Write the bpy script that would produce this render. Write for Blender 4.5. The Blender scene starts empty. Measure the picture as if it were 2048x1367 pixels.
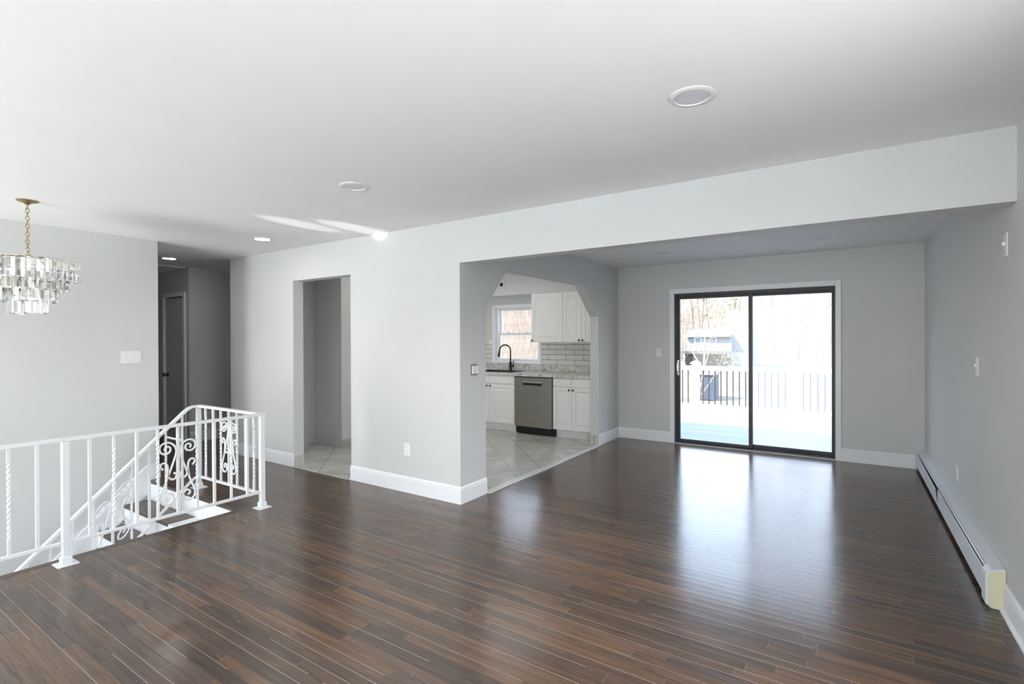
import bpy, bmesh, math, random
from mathutils import Vector, Matrix
from math import sin, cos, pi, radians
rnd = random.Random(7)
SC = bpy.context.scene
COL = SC.collection

# ------------------------------------------------------------------ camera
F_PX, YAW, PITCH, ROLL, CAM_H = 1019.25, radians(33.4986), radians(-0.2437), radians(-0.1927), 1.411
fw = Vector((-sin(YAW)*cos(PITCH), cos(YAW)*cos(PITCH), sin(PITCH)))
rt = Vector((cos(YAW), sin(YAW), 0)); up = rt.cross(fw)
rt2 = rt*cos(ROLL) + up*sin(ROLL); up2 = up*cos(ROLL) - rt*sin(ROLL)
cd = bpy.data.cameras.new('camera'); cam = bpy.data.objects.new('camera', cd); COL.objects.link(cam)
cd.sensor_width = 36.0; cd.sensor_fit = 'HORIZONTAL'; cd.lens = F_PX/2048*36.0; cd.clip_start = 0.02; cd.clip_end = 600
m = Matrix((rt2, up2, -fw)).transposed().to_4x4(); m.translation = (0, 0, CAM_H)
cam.matrix_world = m
SC.camera = cam

# ------------------------------------------------------------------ world, sun, window daylight, added lights, exposure
w = bpy.data.worlds.new('sky'); SC.world = w; w.use_nodes = True
nt = w.node_tree; nt.nodes.clear()
o = nt.nodes.new('ShaderNodeOutputWorld'); b = nt.nodes.new('ShaderNodeBackground')
tc = nt.nodes.new('ShaderNodeTexCoord'); sx = nt.nodes.new('ShaderNodeSeparateXYZ'); rp = nt.nodes.new('ShaderNodeValToRGB')
nt.links.new(tc.outputs['Generated'], sx.inputs[0]); nt.links.new(sx.outputs['Z'], rp.inputs[0])
rp.color_ramp.elements[0].position = 0.0; rp.color_ramp.elements[0].color = (1, 0.985, 0.96, 1)
_e = rp.color_ramp.elements.new(0.16); _e.color = (0.80, 0.89, 1.0, 1)
rp.color_ramp.elements[-1].position = 0.55; rp.color_ramp.elements[-1].color = (0.48, 0.68, 1.0, 1)
nt.links.new(rp.outputs[0], b.inputs[0]); b.inputs[1].default_value = 4.9
nt.links.new(b.outputs[0], o.inputs[0])

H_CEIL = 2.44
def add_light(name, kind, loc, target, energy, color=(1, 1, 1), **kw):
    l = bpy.data.lights.new(name, kind); l.energy = energy; l.color = color
    for k, v in kw.items(): setattr(l, k, v)
    ob = bpy.data.objects.new(name, l); COL.objects.link(ob); ob.location = loc
    d = Vector(target) - Vector(loc); ob.rotation_euler = d.to_track_quat('-Z', 'Y').to_euler()
    return ob
add_light('sun', 'SUN', (-30, -25, 40), (0, 0, 0), 9.0, (1, 0.94, 0.84), angle=radians(0.6))
# daylight bounced up off the bright front yard, through the front windows
add_light('front_window_daylight', 'AREA', (-3.2, -3.3, 0.35), (-3.0, 1.2, 3.0), 92, (1, 0.97, 0.925), shape='RECTANGLE', size=2.6, size_y=1.5)
add_light('side_window_daylight', 'AREA', (-0.5, -3.3, 0.4), (-0.7, 1.2, 3.2), 74, (1, 0.975, 0.94), shape='RECTANGLE', size=1.6, size_y=1.5)
add_light('entry_window_daylight', 'AREA', (-5.1, -3.3, 0.0), (-5.1, 1.2, 2.2), 46, (1, 0.97, 0.93), shape='RECTANGLE', size=1.4, size_y=2.2)
add_light('right_fill_light', 'AREA', (1.75, 0.2, 2.75), (-1.8, 4.4, 0.2), 330, (1, 0.98, 0.95), shape='RECTANGLE', size=2.0, size_y=1.3)  # added fill from the right, brightens the column and dining side
add_light('added_ceiling_uplight', 'AREA', (-2.2, -6.2, -1.38), (-2.2, -6.2, 5), 1300, (1, 0.96, 0.90), shape='RECTANGLE', size=8.0, size_y=5.6)  # extra lamp laid over the drive to brighten the living room ceiling
for tx, ty, tz, e_, a_ in ((-4.05, 2.75, 2.44, 3600, 1.7), (-3.78, 3.12, 2.44, 4200, 1.7), (-3.72, 3.4, 2.2, 700, 2.2)):
    # added spots stand in for reflected sun, aimed up through the front window
    add_light('added_glint_spot', 'SPOT', (-4.0, -7.0, -0.82), (tx, ty, tz), e_, (1, 0.98, 0.95), spot_size=radians(a_), spot_blend=0.7, shadow_soft_size=0.02)
add_light('kitchen_fill_light', 'AREA', (-4.3, 5.2, H_CEIL-0.01), (-4.3, 5.2, 0), 12, (1, 0.97, 0.93), shape='RECTANGLE', size=2.2, size_y=1.8)  # added area light without a fixture, lifts the kitchen brightness
SC.view_settings.view_transform = 'Standard'; SC.view_settings.look = 'None'
SC.view_settings.exposure = 0.50; SC.view_settings.gamma = 1.0; SC.view_settings.use_curve_mapping = False

# ------------------------------------------------------------------ constants from the photograph
XR, YB, XK, YS, XL, YL, XC, H = 0.676, 3.405, -2.79, 7.007, -5.948, 2.373, -6.515, 2.44
YF = -2.4            # front wall, behind the camera
XE = -4.25           # stair side edge of the wood floor
BEAM = 2.074

# ------------------------------------------------------------------ helpers
class MB:
    def __init__(s): s.bm = bmesh.new()
    def box(s, x0, x1, y0, y1, z0, z1, M=None):
        vs = [s.bm.verts.new((x, y, z)) for x in (x0, x1) for y in (y0, y1) for z in (z0, z1)]
        if M is not None:
            for v in vs: v.co = M @ v.co
        for f in ((0, 1, 3, 2), (4, 6, 7, 5), (0, 4, 5, 1), (2, 3, 7, 6), (0, 2, 6, 4), (1, 5, 7, 3)):
            s.bm.faces.new([vs[i] for i in f])
        return s
    def poly(s, pts):
        return s.bm.faces.new([s.bm.verts.new(p) for p in pts])
    def prism(s, pts, d):
        """extrude the closed 3D polygon pts by the vector d"""
        d = Vector(d); A = [s.bm.verts.new(p) for p in pts]; B = [s.bm.verts.new(Vector(p)+d) for p in pts]
        n = len(pts); s.bm.faces.new(A); s.bm.faces.new(B[::-1])
        for i in range(n): s.bm.faces.new((A[i], B[i], B[(i+1) % n], A[(i+1) % n]))
        return s
    def tube(s, pts, r, seg=8, caps=True, sx=1.0, sy=1.0, rot=0.0, closed=False, upv=None):
        pts = [Vector(p) for p in pts]; n = len(pts); rings = []
        t0 = (pts[1]-pts[0]).normalized()
        ref = Vector(upv) if upv else (Vector((0, 0, 1)) if abs(t0.z) < 0.9 else Vector((1, 0, 0)))
        for i, p in enumerate(pts):
            if closed: t = (pts[(i+1) % n]-pts[i-1]).normalized()
            else: t = (pts[min(i+1, n-1)]-pts[max(i-1, 0)]).normalized()
            a = ref - t*ref.dot(t)
            if a.length < 1e-5: a = t.orthogonal()
            a.normalize(); bb = t.cross(a)
            if not upv: ref = a
            rr = r[i] if isinstance(r, (list, tuple)) else r
            ro = rot[i] if isinstance(rot, (list, tuple)) else rot
            rings.append([s.bm.verts.new(p + a*(rr*sx*cos(2*pi*k/seg+ro)) + bb*(rr*sy*sin(2*pi*k/seg+ro))) for k in range(seg)])
        for i in range(n if closed else n-1):
            A, B = rings[i], rings[(i+1) % n]
            for k in range(seg): s.bm.faces.new((A[k], A[(k+1) % seg], B[(k+1) % seg], B[k]))
        if caps and not closed:
            s.bm.faces.new(rings[0][::-1]); s.bm.faces.new(rings[-1])
        return s
    def lathe(s, c, prof, seg=32, M=None):
        """prof: (radius, z) pairs about a vertical axis through c; M rotates about c"""
        c = Vector(c); rings = []
        for r, z in prof:
            row = []
            for k in range(seg if r > 1e-6 else 1):
                v = Vector((r*cos(2*pi*k/seg), r*sin(2*pi*k/seg), z))
                if M is not None: v = M @ v
                row.append(s.bm.verts.new(c+v))
            rings.append(row)
        for A, B in zip(rings, rings[1:]):
            for k in range(seg):
                a, a2 = A[k % len(A)], A[(k+1) % len(A)]; c1, c2 = B[k % len(B)], B[(k+1) % len(B)]
                fs = []
                for v in (a, a2, c2, c1):
                    if v not in fs: fs.append(v)
                if len(fs) > 2: s.bm.faces.new(fs)
        return s
    def build(s, name, mat, parent=None, origin=None, bevel=0, smooth=False, seg=2):
        me = bpy.data.meshes.new(name)
        bmesh.ops.recalc_face_normals(s.bm, faces=s.bm.faces)
        if parent is not None: org = Vector(parent['_o'])
        elif origin is not None: org = Vector(origin)
        else: org = Vector((0, 0, 0))
        bmesh.ops.translate(s.bm, verts=s.bm.verts, vec=-org)
        s.bm.to_mesh(me); s.bm.free()
        if smooth:
            me.polygons.foreach_set('use_smooth', [True]*len(me.polygons))
            if smooth is not True: me.set_sharp_from_angle(angle=radians(smooth))
        me.materials.append(mat)
        ob = bpy.data.objects.new(name, me); COL.objects.link(ob)
        ob['_o'] = tuple(org)
        if parent is not None: ob.parent = parent
        else: ob.location = org
        if bevel:
            bv = ob.modifiers.new('bevel', 'BEVEL'); bv.width = bevel; bv.segments = seg; bv.limit_method = 'ANGLE'; bv.angle_limit = radians(35)
        return ob
def box(name, mat, x0, x1, y0, y1, z0, z1, parent=None, bevel=0, **k):
    org = None if parent is not None else k.pop('origin', ((x0+x1)/2, (y0+y1)/2, z0))
    return MB().box(x0, x1, y0, y1, z0, z1).build(name, mat, parent, org, bevel, **k)
def thing(name, loc, label, cat, group=None):
    e = bpy.data.objects.new(name, None); COL.objects.link(e); e.location = loc; e['_o'] = tuple(loc); e.empty_display_size = 0.1
    return tag(e, label, cat, group)
def tag(o, label, cat, group=None, kind=None):
    o['label'] = label; o['category'] = cat
    if group: o['group'] = group
    if kind: o['kind'] = kind
    return o
def struct(o, label=None):
    o['kind'] = 'structure'
    if label: o['label'] = label
    return o
def sgroup(name, loc):
    e = bpy.data.objects.new(name, None); COL.objects.link(e); e.location = loc; e['_o'] = tuple(loc); e['kind'] = 'structure'; e.empty_display_size = 0.1
    return e
def copy_tree(o, parent=None):
    c = o.copy(); COL.objects.link(c)
    if parent is not None: c.parent = parent
    for ch in list(o.children): copy_tree(ch, c)
    return c
def spline(pts, n=6):
    pts = [Vector(p) for p in pts]; P = [2*pts[0]-pts[1]] + pts + [2*pts[-1]-pts[-2]]; out = []
    for i in range(1, len(P)-2):
        for k in range(n):
            t = k/n; a, b_, c, d = P[i-1], P[i], P[i+1], P[i+2]
            out.append(0.5*((2*b_)+(c-a)*t+(2*a-5*b_+4*c-d)*t*t+(3*b_-a-3*c+d)*t**3))
    out.append(pts[-1]); return out

# ------------------------------------------------------------------ materials
def mat(name, col, rough=0.5, metal=0.0, spec=0.5, **kw):
    mt = bpy.data.materials.new(name); mt.use_nodes = True; p = mt.node_tree.nodes['Principled BSDF']
    p.inputs['Base Color'].default_value = (*col, 1); p.inputs['Roughness'].default_value = rough
    p.inputs['Metallic'].default_value = metal; p.inputs['Specular IOR Level'].default_value = spec
    for k, v in kw.items(): p.inputs[k].default_value = v
    return mt
class NT:
    def __init__(s, mt): s.t = mt.node_tree; s.p = s.t.nodes.get('Principled BSDF')
    def n(s, typ, **kw):
        nd = s.t.nodes.new('ShaderNode'+typ)
        for k, v in kw.items():
            if k.startswith('i_'):
                nd.inputs[int(k[2:])].default_value = v
            else: setattr(nd, k, v)
        return nd
    def l(s, a, b): s.t.links.new(a, b)
    def math(s, op, a, b=None, c=None):
        nd = s.t.nodes.new('ShaderNodeMath'); nd.operation = op
        for i, v in enumerate((a, b, c)):
            if v is None: continue
            if isinstance(v, (int, float)): nd.inputs[i].default_value = v
            else: s.l(v, nd.inputs[i])
        return nd.outputs[0]
    def ramp(s, fac, stops):
        nd = s.t.nodes.new('ShaderNodeValToRGB'); cr = nd.color_ramp
        while len(cr.elements) < len(stops): cr.elements.new(0.5)
        for e, (p_, c) in zip(cr.elements, stops): e.position = p_; e.color = (*c, 1)
        s.l(fac, nd.inputs[0]); return nd.outputs[0]
    def mix(s, fac, a, b):
        nd = s.t.nodes.new('ShaderNodeMix'); nd.data_type = 'RGBA'
        for sock, v in ((nd.inputs[0], fac), (nd.inputs[6], a), (nd.inputs[7], b)):
            if isinstance(v, (int, float)): sock.default_value = v
            elif isinstance(v, tuple): sock.default_value = (*v, 1)
            else: s.l(v, sock)
        return nd.outputs[2]
    def xyz(s):
        c = s.t.nodes.new('ShaderNodeNewGeometry'); x = s.t.nodes.new('ShaderNodeSeparateXYZ'); s.l(c.outputs['Position'], x.inputs[0])
        return c.outputs['Position'], x.outputs[0], x.outputs[1], x.outputs[2]
    def bump(s, h, strength=0.3, dist=0.01):
        nd = s.t.nodes.new('ShaderNodeBump'); nd.inputs['Strength'].default_value = strength; nd.inputs['Distance'].default_value = dist
        s.l(h, nd.inputs['Height']); s.l(nd.outputs[0], s.p.inputs['Normal'])
def noisy(name, a, b_, scale=4.0, rough=0.6, bump=0.0, bscale=120, **kw):
    mt = mat(name, a, rough, **kw); t = NT(mt); pos, x, y, z = t.xyz()
    n = t.n('TexNoise'); n.inputs['Scale'].default_value = scale; n.inputs['Detail'].default_value = 4; t.l(pos, n.inputs['Vector'])
    t.l(t.ramp(n.outputs[0], ((0.35, a), (0.65, b_))), t.p.inputs['Base Color'])
    if bump:
        n2 = t.n('TexNoise'); n2.inputs['Scale'].default_value = bscale; n2.inputs['Detail'].default_value = 3; t.l(pos, n2.inputs['Vector'])
        t.bump(n2.outputs[0], bump, 0.003)
    return mt

WALL = noisy('grey_wall_paint', (0.640, 0.645, 0.630), (0.660, 0.665, 0.650), 1.5, 0.62, 0.06, 160)
CEIL = noisy('white_ceiling_paint', (0.85, 0.85, 0.84), (0.87, 0.87, 0.86), 1.2, 0.8, 0.05, 120)
TRIM = mat('white_trim_paint', (0.86, 0.87, 0.88), 0.35)
CAB = mat('white_cabinet_lacquer', (0.85, 0.85, 0.83), 0.38)
RAIL = mat('white_painted_iron', (0.84, 0.85, 0.86), 0.35)
PLAST = mat('white_switch_plastic', (0.85, 0.85, 0.84), 0.35)
BLACK = mat('black_metal', (0.018, 0.018, 0.02), 0.4)
DARK = mat('dark_void', (0.01, 0.01, 0.01), 0.8)
BRASS = mat('antique_brass', (0.42, 0.30, 0.15), 0.28, 1.0)
PALEBR = mat('pale_brass', (0.72, 0.66, 0.54), 0.25, 1.0)
BRONZE = mat('oil_rubbed_bronze', (0.045, 0.03, 0.022), 0.35, 0.6)
CHROME = mat('chrome', (0.75, 0.75, 0.75), 0.15, 1.0)
ALUM = mat('grey_metal', (0.35, 0.36, 0.37), 0.35, 1.0)
CREAM = mat('cream_enamel', (0.72, 0.68, 0.47), 0.45)
HEAT = mat('white_heater_enamel', (0.72, 0.75, 0.77), 0.4)
DOORP = mat('grey_door_paint', (0.62, 0.64, 0.65), 0.5)
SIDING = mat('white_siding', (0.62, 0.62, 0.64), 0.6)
ROOF = noisy('pale_shingles', (0.20, 0.19, 0.195), (0.25, 0.24, 0.24), 2, 0.8)
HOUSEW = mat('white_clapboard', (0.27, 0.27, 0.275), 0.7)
BARK = noisy('pale_bark', (0.17, 0.128, 0.105), (0.27, 0.208, 0.175), 3, 0.9)
LEAFM = noisy('yellow_green_leaves', (0.17, 0.18, 0.07), (0.27, 0.25, 0.12), 5, 0.7)
GLASSD = mat('dark_window_glass', (0.20, 0.23, 0.27), 0.2)
SHED = mat('blue_grey_boards', (0.075, 0.085, 0.11), 0.7)
DWALL = mat('grey_foundation', (0.14, 0.13, 0.125), 0.8)

def m_glass():
    mt = bpy.data.materials.new('clear_pane'); mt.use_nodes = True; t = mt.node_tree; t.nodes.clear()
    o = t.nodes.new('ShaderNodeOutputMaterial'); mx = t.nodes.new('ShaderNodeMixShader'); a = t.nodes.new('ShaderNodeBsdfTransparent'); g = t.nodes.new('ShaderNodeBsdfGlossy')
    fr = t.nodes.new('ShaderNodeFresnel'); fr.inputs[0].default_value = 1.45
    g.inputs['Roughness'].default_value = 0.02; a.inputs[0].default_value = (0.97, 0.98, 0.98, 1)
    q = t.nodes.new('ShaderNodeMath'); q.operation = 'MULTIPLY'; q.inputs[1].default_value = 0.35   # coated glass
    t.links.new(fr.outputs[0], q.inputs[0]); t.links.new(q.outputs[0], mx.inputs[0]); t.links.new(a.outputs[0], mx.inputs[1]); t.links.new(g.outputs[0], mx.inputs[2]); t.links.new(mx.outputs[0], o.inputs[0])
    return mt
GLASS = m_glass()
def m_haze():
    """pane gone milky between its two sheets, thicker haze low down and in smears"""
    mt = bpy.data.materials.new('fogged_pane'); mt.use_nodes = True; t = mt.node_tree; t.nodes.clear(); q = NT(mt)
    o = q.n('OutputMaterial'); a = q.n('BsdfTransparent'); tr = q.n('BsdfTranslucent'); df = q.n('BsdfDiffuse'); mx = q.n('MixShader'); m2 = q.n('MixShader')
    tr.inputs[0].default_value = (0.60, 0.57, 0.55, 1); df.inputs[0].default_value = (0.6, 0.6, 0.6, 1)
    pos, x, y, z = q.xyz()
    n = q.n('TexNoise'); n.inputs['Scale'].default_value = 5; n.inputs['Detail'].default_value = 6
    mp = q.n('Mapping'); mp.inputs['Scale'].default_value = (1, 1, 0.6); q.l(pos, mp.inputs[0]); q.l(mp.outputs[0], n.inputs['Vector'])
    k = q.math('MULTIPLY_ADD', n.outputs[0], 0.28, 0.17)
    m2.inputs[0].default_value = 0.12; q.l(tr.outputs[0], m2.inputs[1]); q.l(df.outputs[0], m2.inputs[2])
    q.l(k, mx.inputs[0]); q.l(a.outputs[0], mx.inputs[1]); q.l(m2.outputs[0], mx.inputs[2]); q.l(mx.outputs[0], o.inputs[0])
    return mt
HAZE = m_haze()
CRYST = mat('clear_crystal', (1, 1, 1), 0.02, 0, 0.5, **{'Transmission Weight': 1.0, 'IOR': 1.5})

def m_wood():
    mt = mat('dark_stained_oak_strips', (0.06, 0.04, 0.03), 0.25); t = NT(mt); pos, x, y, z = t.xyz()
    W = 0.0572
    v = t.math('DIVIDE', y, W); row = t.math('FLOOR', v); fv = t.math('SUBTRACT', v, row)
    rn = t.n('TexWhiteNoise', noise_dimensions='1D'); t.l(row, rn.inputs['W'])
    ln = t.math('MULTIPLY_ADD', rn.outputs[0], 0.5, 0.75)
    u = t.math('ADD', t.math('DIVIDE', x, ln), t.math('MULTIPLY', rn.outputs[0], 37.7)); pl = t.math('FLOOR', u); fu = t.math('SUBTRACT', u, pl)
    cb = t.n('CombineXYZ'); t.l(row, cb.inputs[0]); t.l(pl, cb.inputs[1])
    pn = t.n('TexWhiteNoise', noise_dimensions='2D'); t.l(cb.outputs[0], pn.inputs['Vector'])
    base = t.ramp(pn.outputs['Value'], ((0.0, (0.078, 0.055, 0.044)), (0.3, (0.104, 0.068, 0.049)), (0.6, (0.124, 0.078, 0.053)), (0.85, (0.146, 0.086, 0.055)), (1.0, (0.092, 0.070, 0.062))))
    # grain, a different stretch of it in every strip
    gv = t.n('CombineXYZ'); t.l(t.math('MULTIPLY_ADD', pn.outputs['Value'], 50.0, t.math('MULTIPLY', x, 1.6)), gv.inputs[0]); t.l(t.math('MULTIPLY', y, 34), gv.inputs[1]); t.l(pn.outputs['Value'], gv.inputs[2])
    g = t.n('TexNoise'); g.inputs['Scale'].default_value = 2.2; g.inputs['Detail'].default_value = 7; g.inputs['Distortion'].default_value = 1.2; t.l(gv.outputs[0], g.inputs['Vector'])
    gr = t.ramp(g.outputs[0], ((0.32, (0.70, 0.70, 0.72)), (0.55, (1, 1, 1)), (0.75, (1.3, 1.26, 1.2))))
    mm = t.n('Mix', data_type='RGBA', blend_type='MULTIPLY'); mm.inputs[0].default_value = 1; t.l(base, mm.inputs[6]); t.l(gr, mm.inputs[7])
    # large worn patches
    wn = t.n('TexNoise'); wn.inputs['Scale'].default_value = 1.1; wn.inputs['Detail'].default_value = 5; t.l(pos, wn.inputs['Vector'])
    wr = t.ramp(wn.outputs[0], ((0.35, (0.86, 0.88, 0.92)), (0.65, (1.15, 1.1, 1.05))))
    m2 = t.n('Mix', data_type='RGBA', blend_type='MULTIPLY'); m2.inputs[0].default_value = 1; t.l(mm.outputs[2], m2.inputs[6]); t.l(wr, m2.inputs[7])
    # seams: dark joints, some filled with pale dust
    e = t.math('MINIMUM', fv, t.math('SUBTRACT', 1.0, fv)); seam = t.math('LESS_THAN', e, 0.017)
    eu = t.math('MULTIPLY', t.math('MINIMUM', fu, t.math('SUBTRACT', 1.0, fu)), ln); ends = t.math('LESS_THAN', eu, 0.0011)
    r2 = t.math('FLOOR', t.math('ADD', v, 0.5)); sn = t.n('TexWhiteNoise', noise_dimensions='1D'); t.l(t.math('ADD', r2, 0.37), sn.inputs['W'])
    sx = t.n('TexNoise', noise_dimensions='2D'); sv = t.n('CombineXYZ'); t.l(t.math('MULTIPLY', x, 0.9), sv.inputs[0]); t.l(t.math('MULTIPLY', r2, 3.7), sv.inputs[1]); t.l(sv.outputs[0], sx.inputs['Vector']); sx.inputs['Scale'].default_value = 1.0
    lit = t.math('GREATER_THAN', t.math('MULTIPLY', sn.outputs[0], sx.outputs[0]), 0.29)
    sc = t.mix(lit, (0.016, 0.012, 0.011), (0.42, 0.35, 0.30))
    c1 = t.mix(t.math('MULTIPLY', seam, 0.9), m2.outputs[2], sc)
    c2 = t.mix(t.math('MULTIPLY', ends, 0.8), c1, (0.20, 0.16, 0.13))
    # flecks of dust
    fl = t.n('TexVoronoi'); fl.inputs['Scale'].default_value = 7; t.l(pos, fl.inputs['Vector'])
    c3 = t.mix(t.math('LESS_THAN', fl.outputs['Distance'], 0.018), c2, (0.42, 0.38, 0.34))
    t.l(c3, t.p.inputs['Base Color'])
    rr = t.math('MULTIPLY_ADD', wn.outputs[0], 0.14, 0.08); rr = t.math('MULTIPLY_ADD', g.outputs[0], 0.10, rr)
    t.l(rr, t.p.inputs['Roughness'])
    # slightly cupped strips with eased edges
    cup = t.math('MULTIPLY', t.math('POWER', t.math('ABSOLUTE', t.math('SUBTRACT', fv, 0.5)), 2.0), 0.5)
    tilt = t.math('MULTIPLY', t.math('SUBTRACT', pn.outputs['Value'], 0.5), t.math('MULTIPLY', fv, 0.35))
    hgt = t.math('SUBTRACT', t.math('ADD', cup, tilt), t.math('MULTIPLY', seam, 0.15))
    hgt = t.math('ADD', hgt, t.math('MULTIPLY', g.outputs[0], 0.06))
    t.bump(hgt, 0.30, 0.003)
    t.p.inputs['Specular IOR Level'].default_value = 0.6
    return mt
WOOD = m_wood()
TREAD = noisy('dark_stained_tread_wood', (0.060, 0.038, 0.028), (0.095, 0.056, 0.038), 6, 0.3)
def m_tile():
    mt = mat('beige_marble_tile', (0.5, 0.48, 0.44), 0.18); t = NT(mt); pos, x, y, z = t.xyz()
    S = 0.478
    a = t.math('DIVIDE', t.math('SUBTRACT', t.math('ADD', x, y), 1.53), S); c = t.math('DIVIDE', t.math('SUBTRACT', x, y), S)
    fa = t.math('FRACT', a); fc = t.math('FRACT', c)
    ea = t.math('MINIMUM', fa, t.math('SUBTRACT', 1.0, fa)); ec = t.math('MINIMUM', fc, t.math('SUBTRACT', 1.0, fc))
    n = t.n('TexNoise'); n.inputs['Scale'].default_value = 2.3; n.inputs['Detail'].default_value = 8; n.inputs['Distortion'].default_value = 1.6; t.l(pos, n.inputs['Vector'])
    col = t.ramp(n.outputs[0], ((0.3, (0.44, 0.42, 0.38)), (0.5, (0.55, 0.53, 0.49)), (0.7, (0.64, 0.62, 0.59))))
    col = t.mix(t.math('LESS_THAN', ea, 0.007), col, (0.17, 0.16, 0.14)); col = t.mix(t.math('MULTIPLY', t.math('LESS_THAN', ec, 0.006), 0.45), col, (0.25, 0.24, 0.21))
    t.l(col, t.p.inputs['Base Color']); return mt
TILE = m_tile()
def m_splash():
    mt = mat('white_subway_tile', (0.72, 0.72, 0.7), 0.15); t = NT(mt); pos, x, y, z = t.xyz()
    cb = t.n('CombineXYZ'); t.l(t.math('ADD', x, 20+0.0855), cb.inputs[0]); t.l(t.math('SUBTRACT', z, 1.018), cb.inputs[1])
    br = t.n('TexBrick'); t.l(cb.outputs[0], br.inputs['Vector']); br.offset = 0.5
    br.inputs['Scale'].default_value = 1; br.inputs['Mortar Size'].default_value = 0.003; br.inputs['Mortar Smooth'].default_value = 0.1; br.inputs['Brick Width'].default_value = 0.3045; br.inputs['Row Height'].default_value = 0.0795
    br.inputs['Color1'].default_value = (0.74, 0.74, 0.71, 1); br.inputs['Color2'].default_value = (0.68, 0.68, 0.66, 1); br.inputs['Mortar'].default_value = (0.05, 0.05, 0.05, 1)
    t.l(br.outputs[0], t.p.inputs['Base Color']); return mt
SPLASH = m_splash()
def m_granite():
    mt = mat('pale_granite', (0.6, 0.6, 0.57), 0.15); t = NT(mt); pos, x, y, z = t.xyz()
    n = t.n('TexNoise'); n.inputs['Scale'].default_value = 26; n.inputs['Detail'].default_value = 8; t.l(pos, n.inputs['Vector'])
    t.l(t.ramp(n.outputs[0], ((0.3, (0.30, 0.28, 0.26)), (0.45, (0.58, 0.57, 0.54)), (0.7, (0.72, 0.71, 0.69)))), t.p.inputs['Base Color']); return mt
GRAN = m_granite()
def m_steel():
    mt = mat('brushed_stainless', (0.36, 0.34, 0.30), 0.30, 1.0); t = NT(mt); pos, x, y, z = t.xyz()
    cb = t.n('CombineXYZ'); t.l(t.math('MULTIPLY', x, 1.5), cb.inputs[0]); t.l(t.math('MULTIPLY', z, 60), cb.inputs[2])
    n = t.n('TexNoise'); n.inputs['Scale'].default_value = 2; n.inputs['Detail'].default_value = 5; t.l(cb.outputs[0], n.inputs['Vector'])
    t.l(t.ramp(n.outputs[0], ((0.3, (0.30, 0.28, 0.245)), (0.7, (0.44, 0.42, 0.38)))), t.p.inputs['Base Color']); t.bump(n.outputs[0], 0.12, 0.002); return mt
STEEL = m_steel()
def m_deck():
    mt = mat('grey_deck_boards', (0.5, 0.5, 0.5), 0.6); t = NT(mt); pos, x, y, z = t.xyz()
    v = t.math('DIVIDE', y, 0.14); f = t.math('FRACT', v); wn = t.n('TexWhiteNoise', noise_dimensions='1D'); t.l(t.math('FLOOR', v), wn.inputs['W'])
    c = t.ramp(wn.outputs[0], ((0, (0.16, 0.16, 0.165)), (1, (0.19, 0.187, 0.187)))); c = t.mix(t.math('LESS_THAN', f, 0.07), c, (0.14, 0.14, 0.16)); t.l(c, t.p.inputs['Base Color']); return mt
DECK = m_deck()
def m_ground():
    mt = mat('dormant_grass_and_leaf_litter', (0.45, 0.36, 0.24), 0.95); t = NT(mt); pos, x, y, z = t.xyz()
    n = t.n('TexNoise'); n.inputs['Scale'].default_value = 0.45; n.inputs['Detail'].default_value = 9; n.inputs['Roughness'].default_value = 0.7; t.l(pos, n.inputs['Vector'])
    t.l(t.ramp(n.outputs[0], ((0.3, (0.14, 0.104, 0.068)), (0.5, (0.19, 0.147, 0.10)), (0.7, (0.24, 0.19, 0.14)))), t.p.inputs['Base Color']); return mt
GROUND = m_ground()
def m_lamp(s, name):
    mt = mat(name, (0.9, 0.9, 0.88), 0.4); p = mt.node_tree.nodes['Principled BSDF']
    p.inputs['Emission Color'].default_value = (1, 0.97, 0.92, 1); p.inputs['Emission Strength'].default_value = s; return mt
LAMP_ON = m_lamp(25.0, 'lit_lamp_diffuser')
LAMP_OFF = mat('unlit_lamp_diffuser', (0.66, 0.66, 0.69), 0.35)
LAMPRING = mat('off_white_lamp_ring', (0.76, 0.76, 0.71), 0.4)

# ------------------------------------------------------------------ room shell
fm = MB()
fm.box(XE, XR+0.1, YF-0.1, YS+0.02, -0.25, 0)                 # living and dining side (kitchen tile lies on top)
fm.box(-9.6, XE, 2.29, YB+0.03, -0.25, 0)                     # strip behind the stairs and hall
fm.box(-7.64, XC+0.4, YB+0.03, 5.2, -0.25, 0)                 # side hall
struct(fm.build('floor', WOOD))
tm = MB(); tm.box(-6.16, XK, YB+0.12, YS, -0.02, 0.006); tm.box(-5.188, -4.213, YB+0.01, YB+0.12, -0.02, 0.006)
tm.box(XK-0.002, XK+0.02, 3.78, 6.3, -0.02, 0.006)
struct(tm.build('floor_kitchen', TILE))
struct(box('ceiling', CEIL, -9.7, XR+0.15, YF-0.1, YS+0.13, H, H+0.22))
struct(box('trim_eaves', SIDING, -9.9, XR+0.6, YF-0.75, YS+0.75, H+0.22, H+0.42))
struct(box('ceiling_beam', WALL, XK, XR, YB, YB+0.135, BEAM, H))
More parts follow.
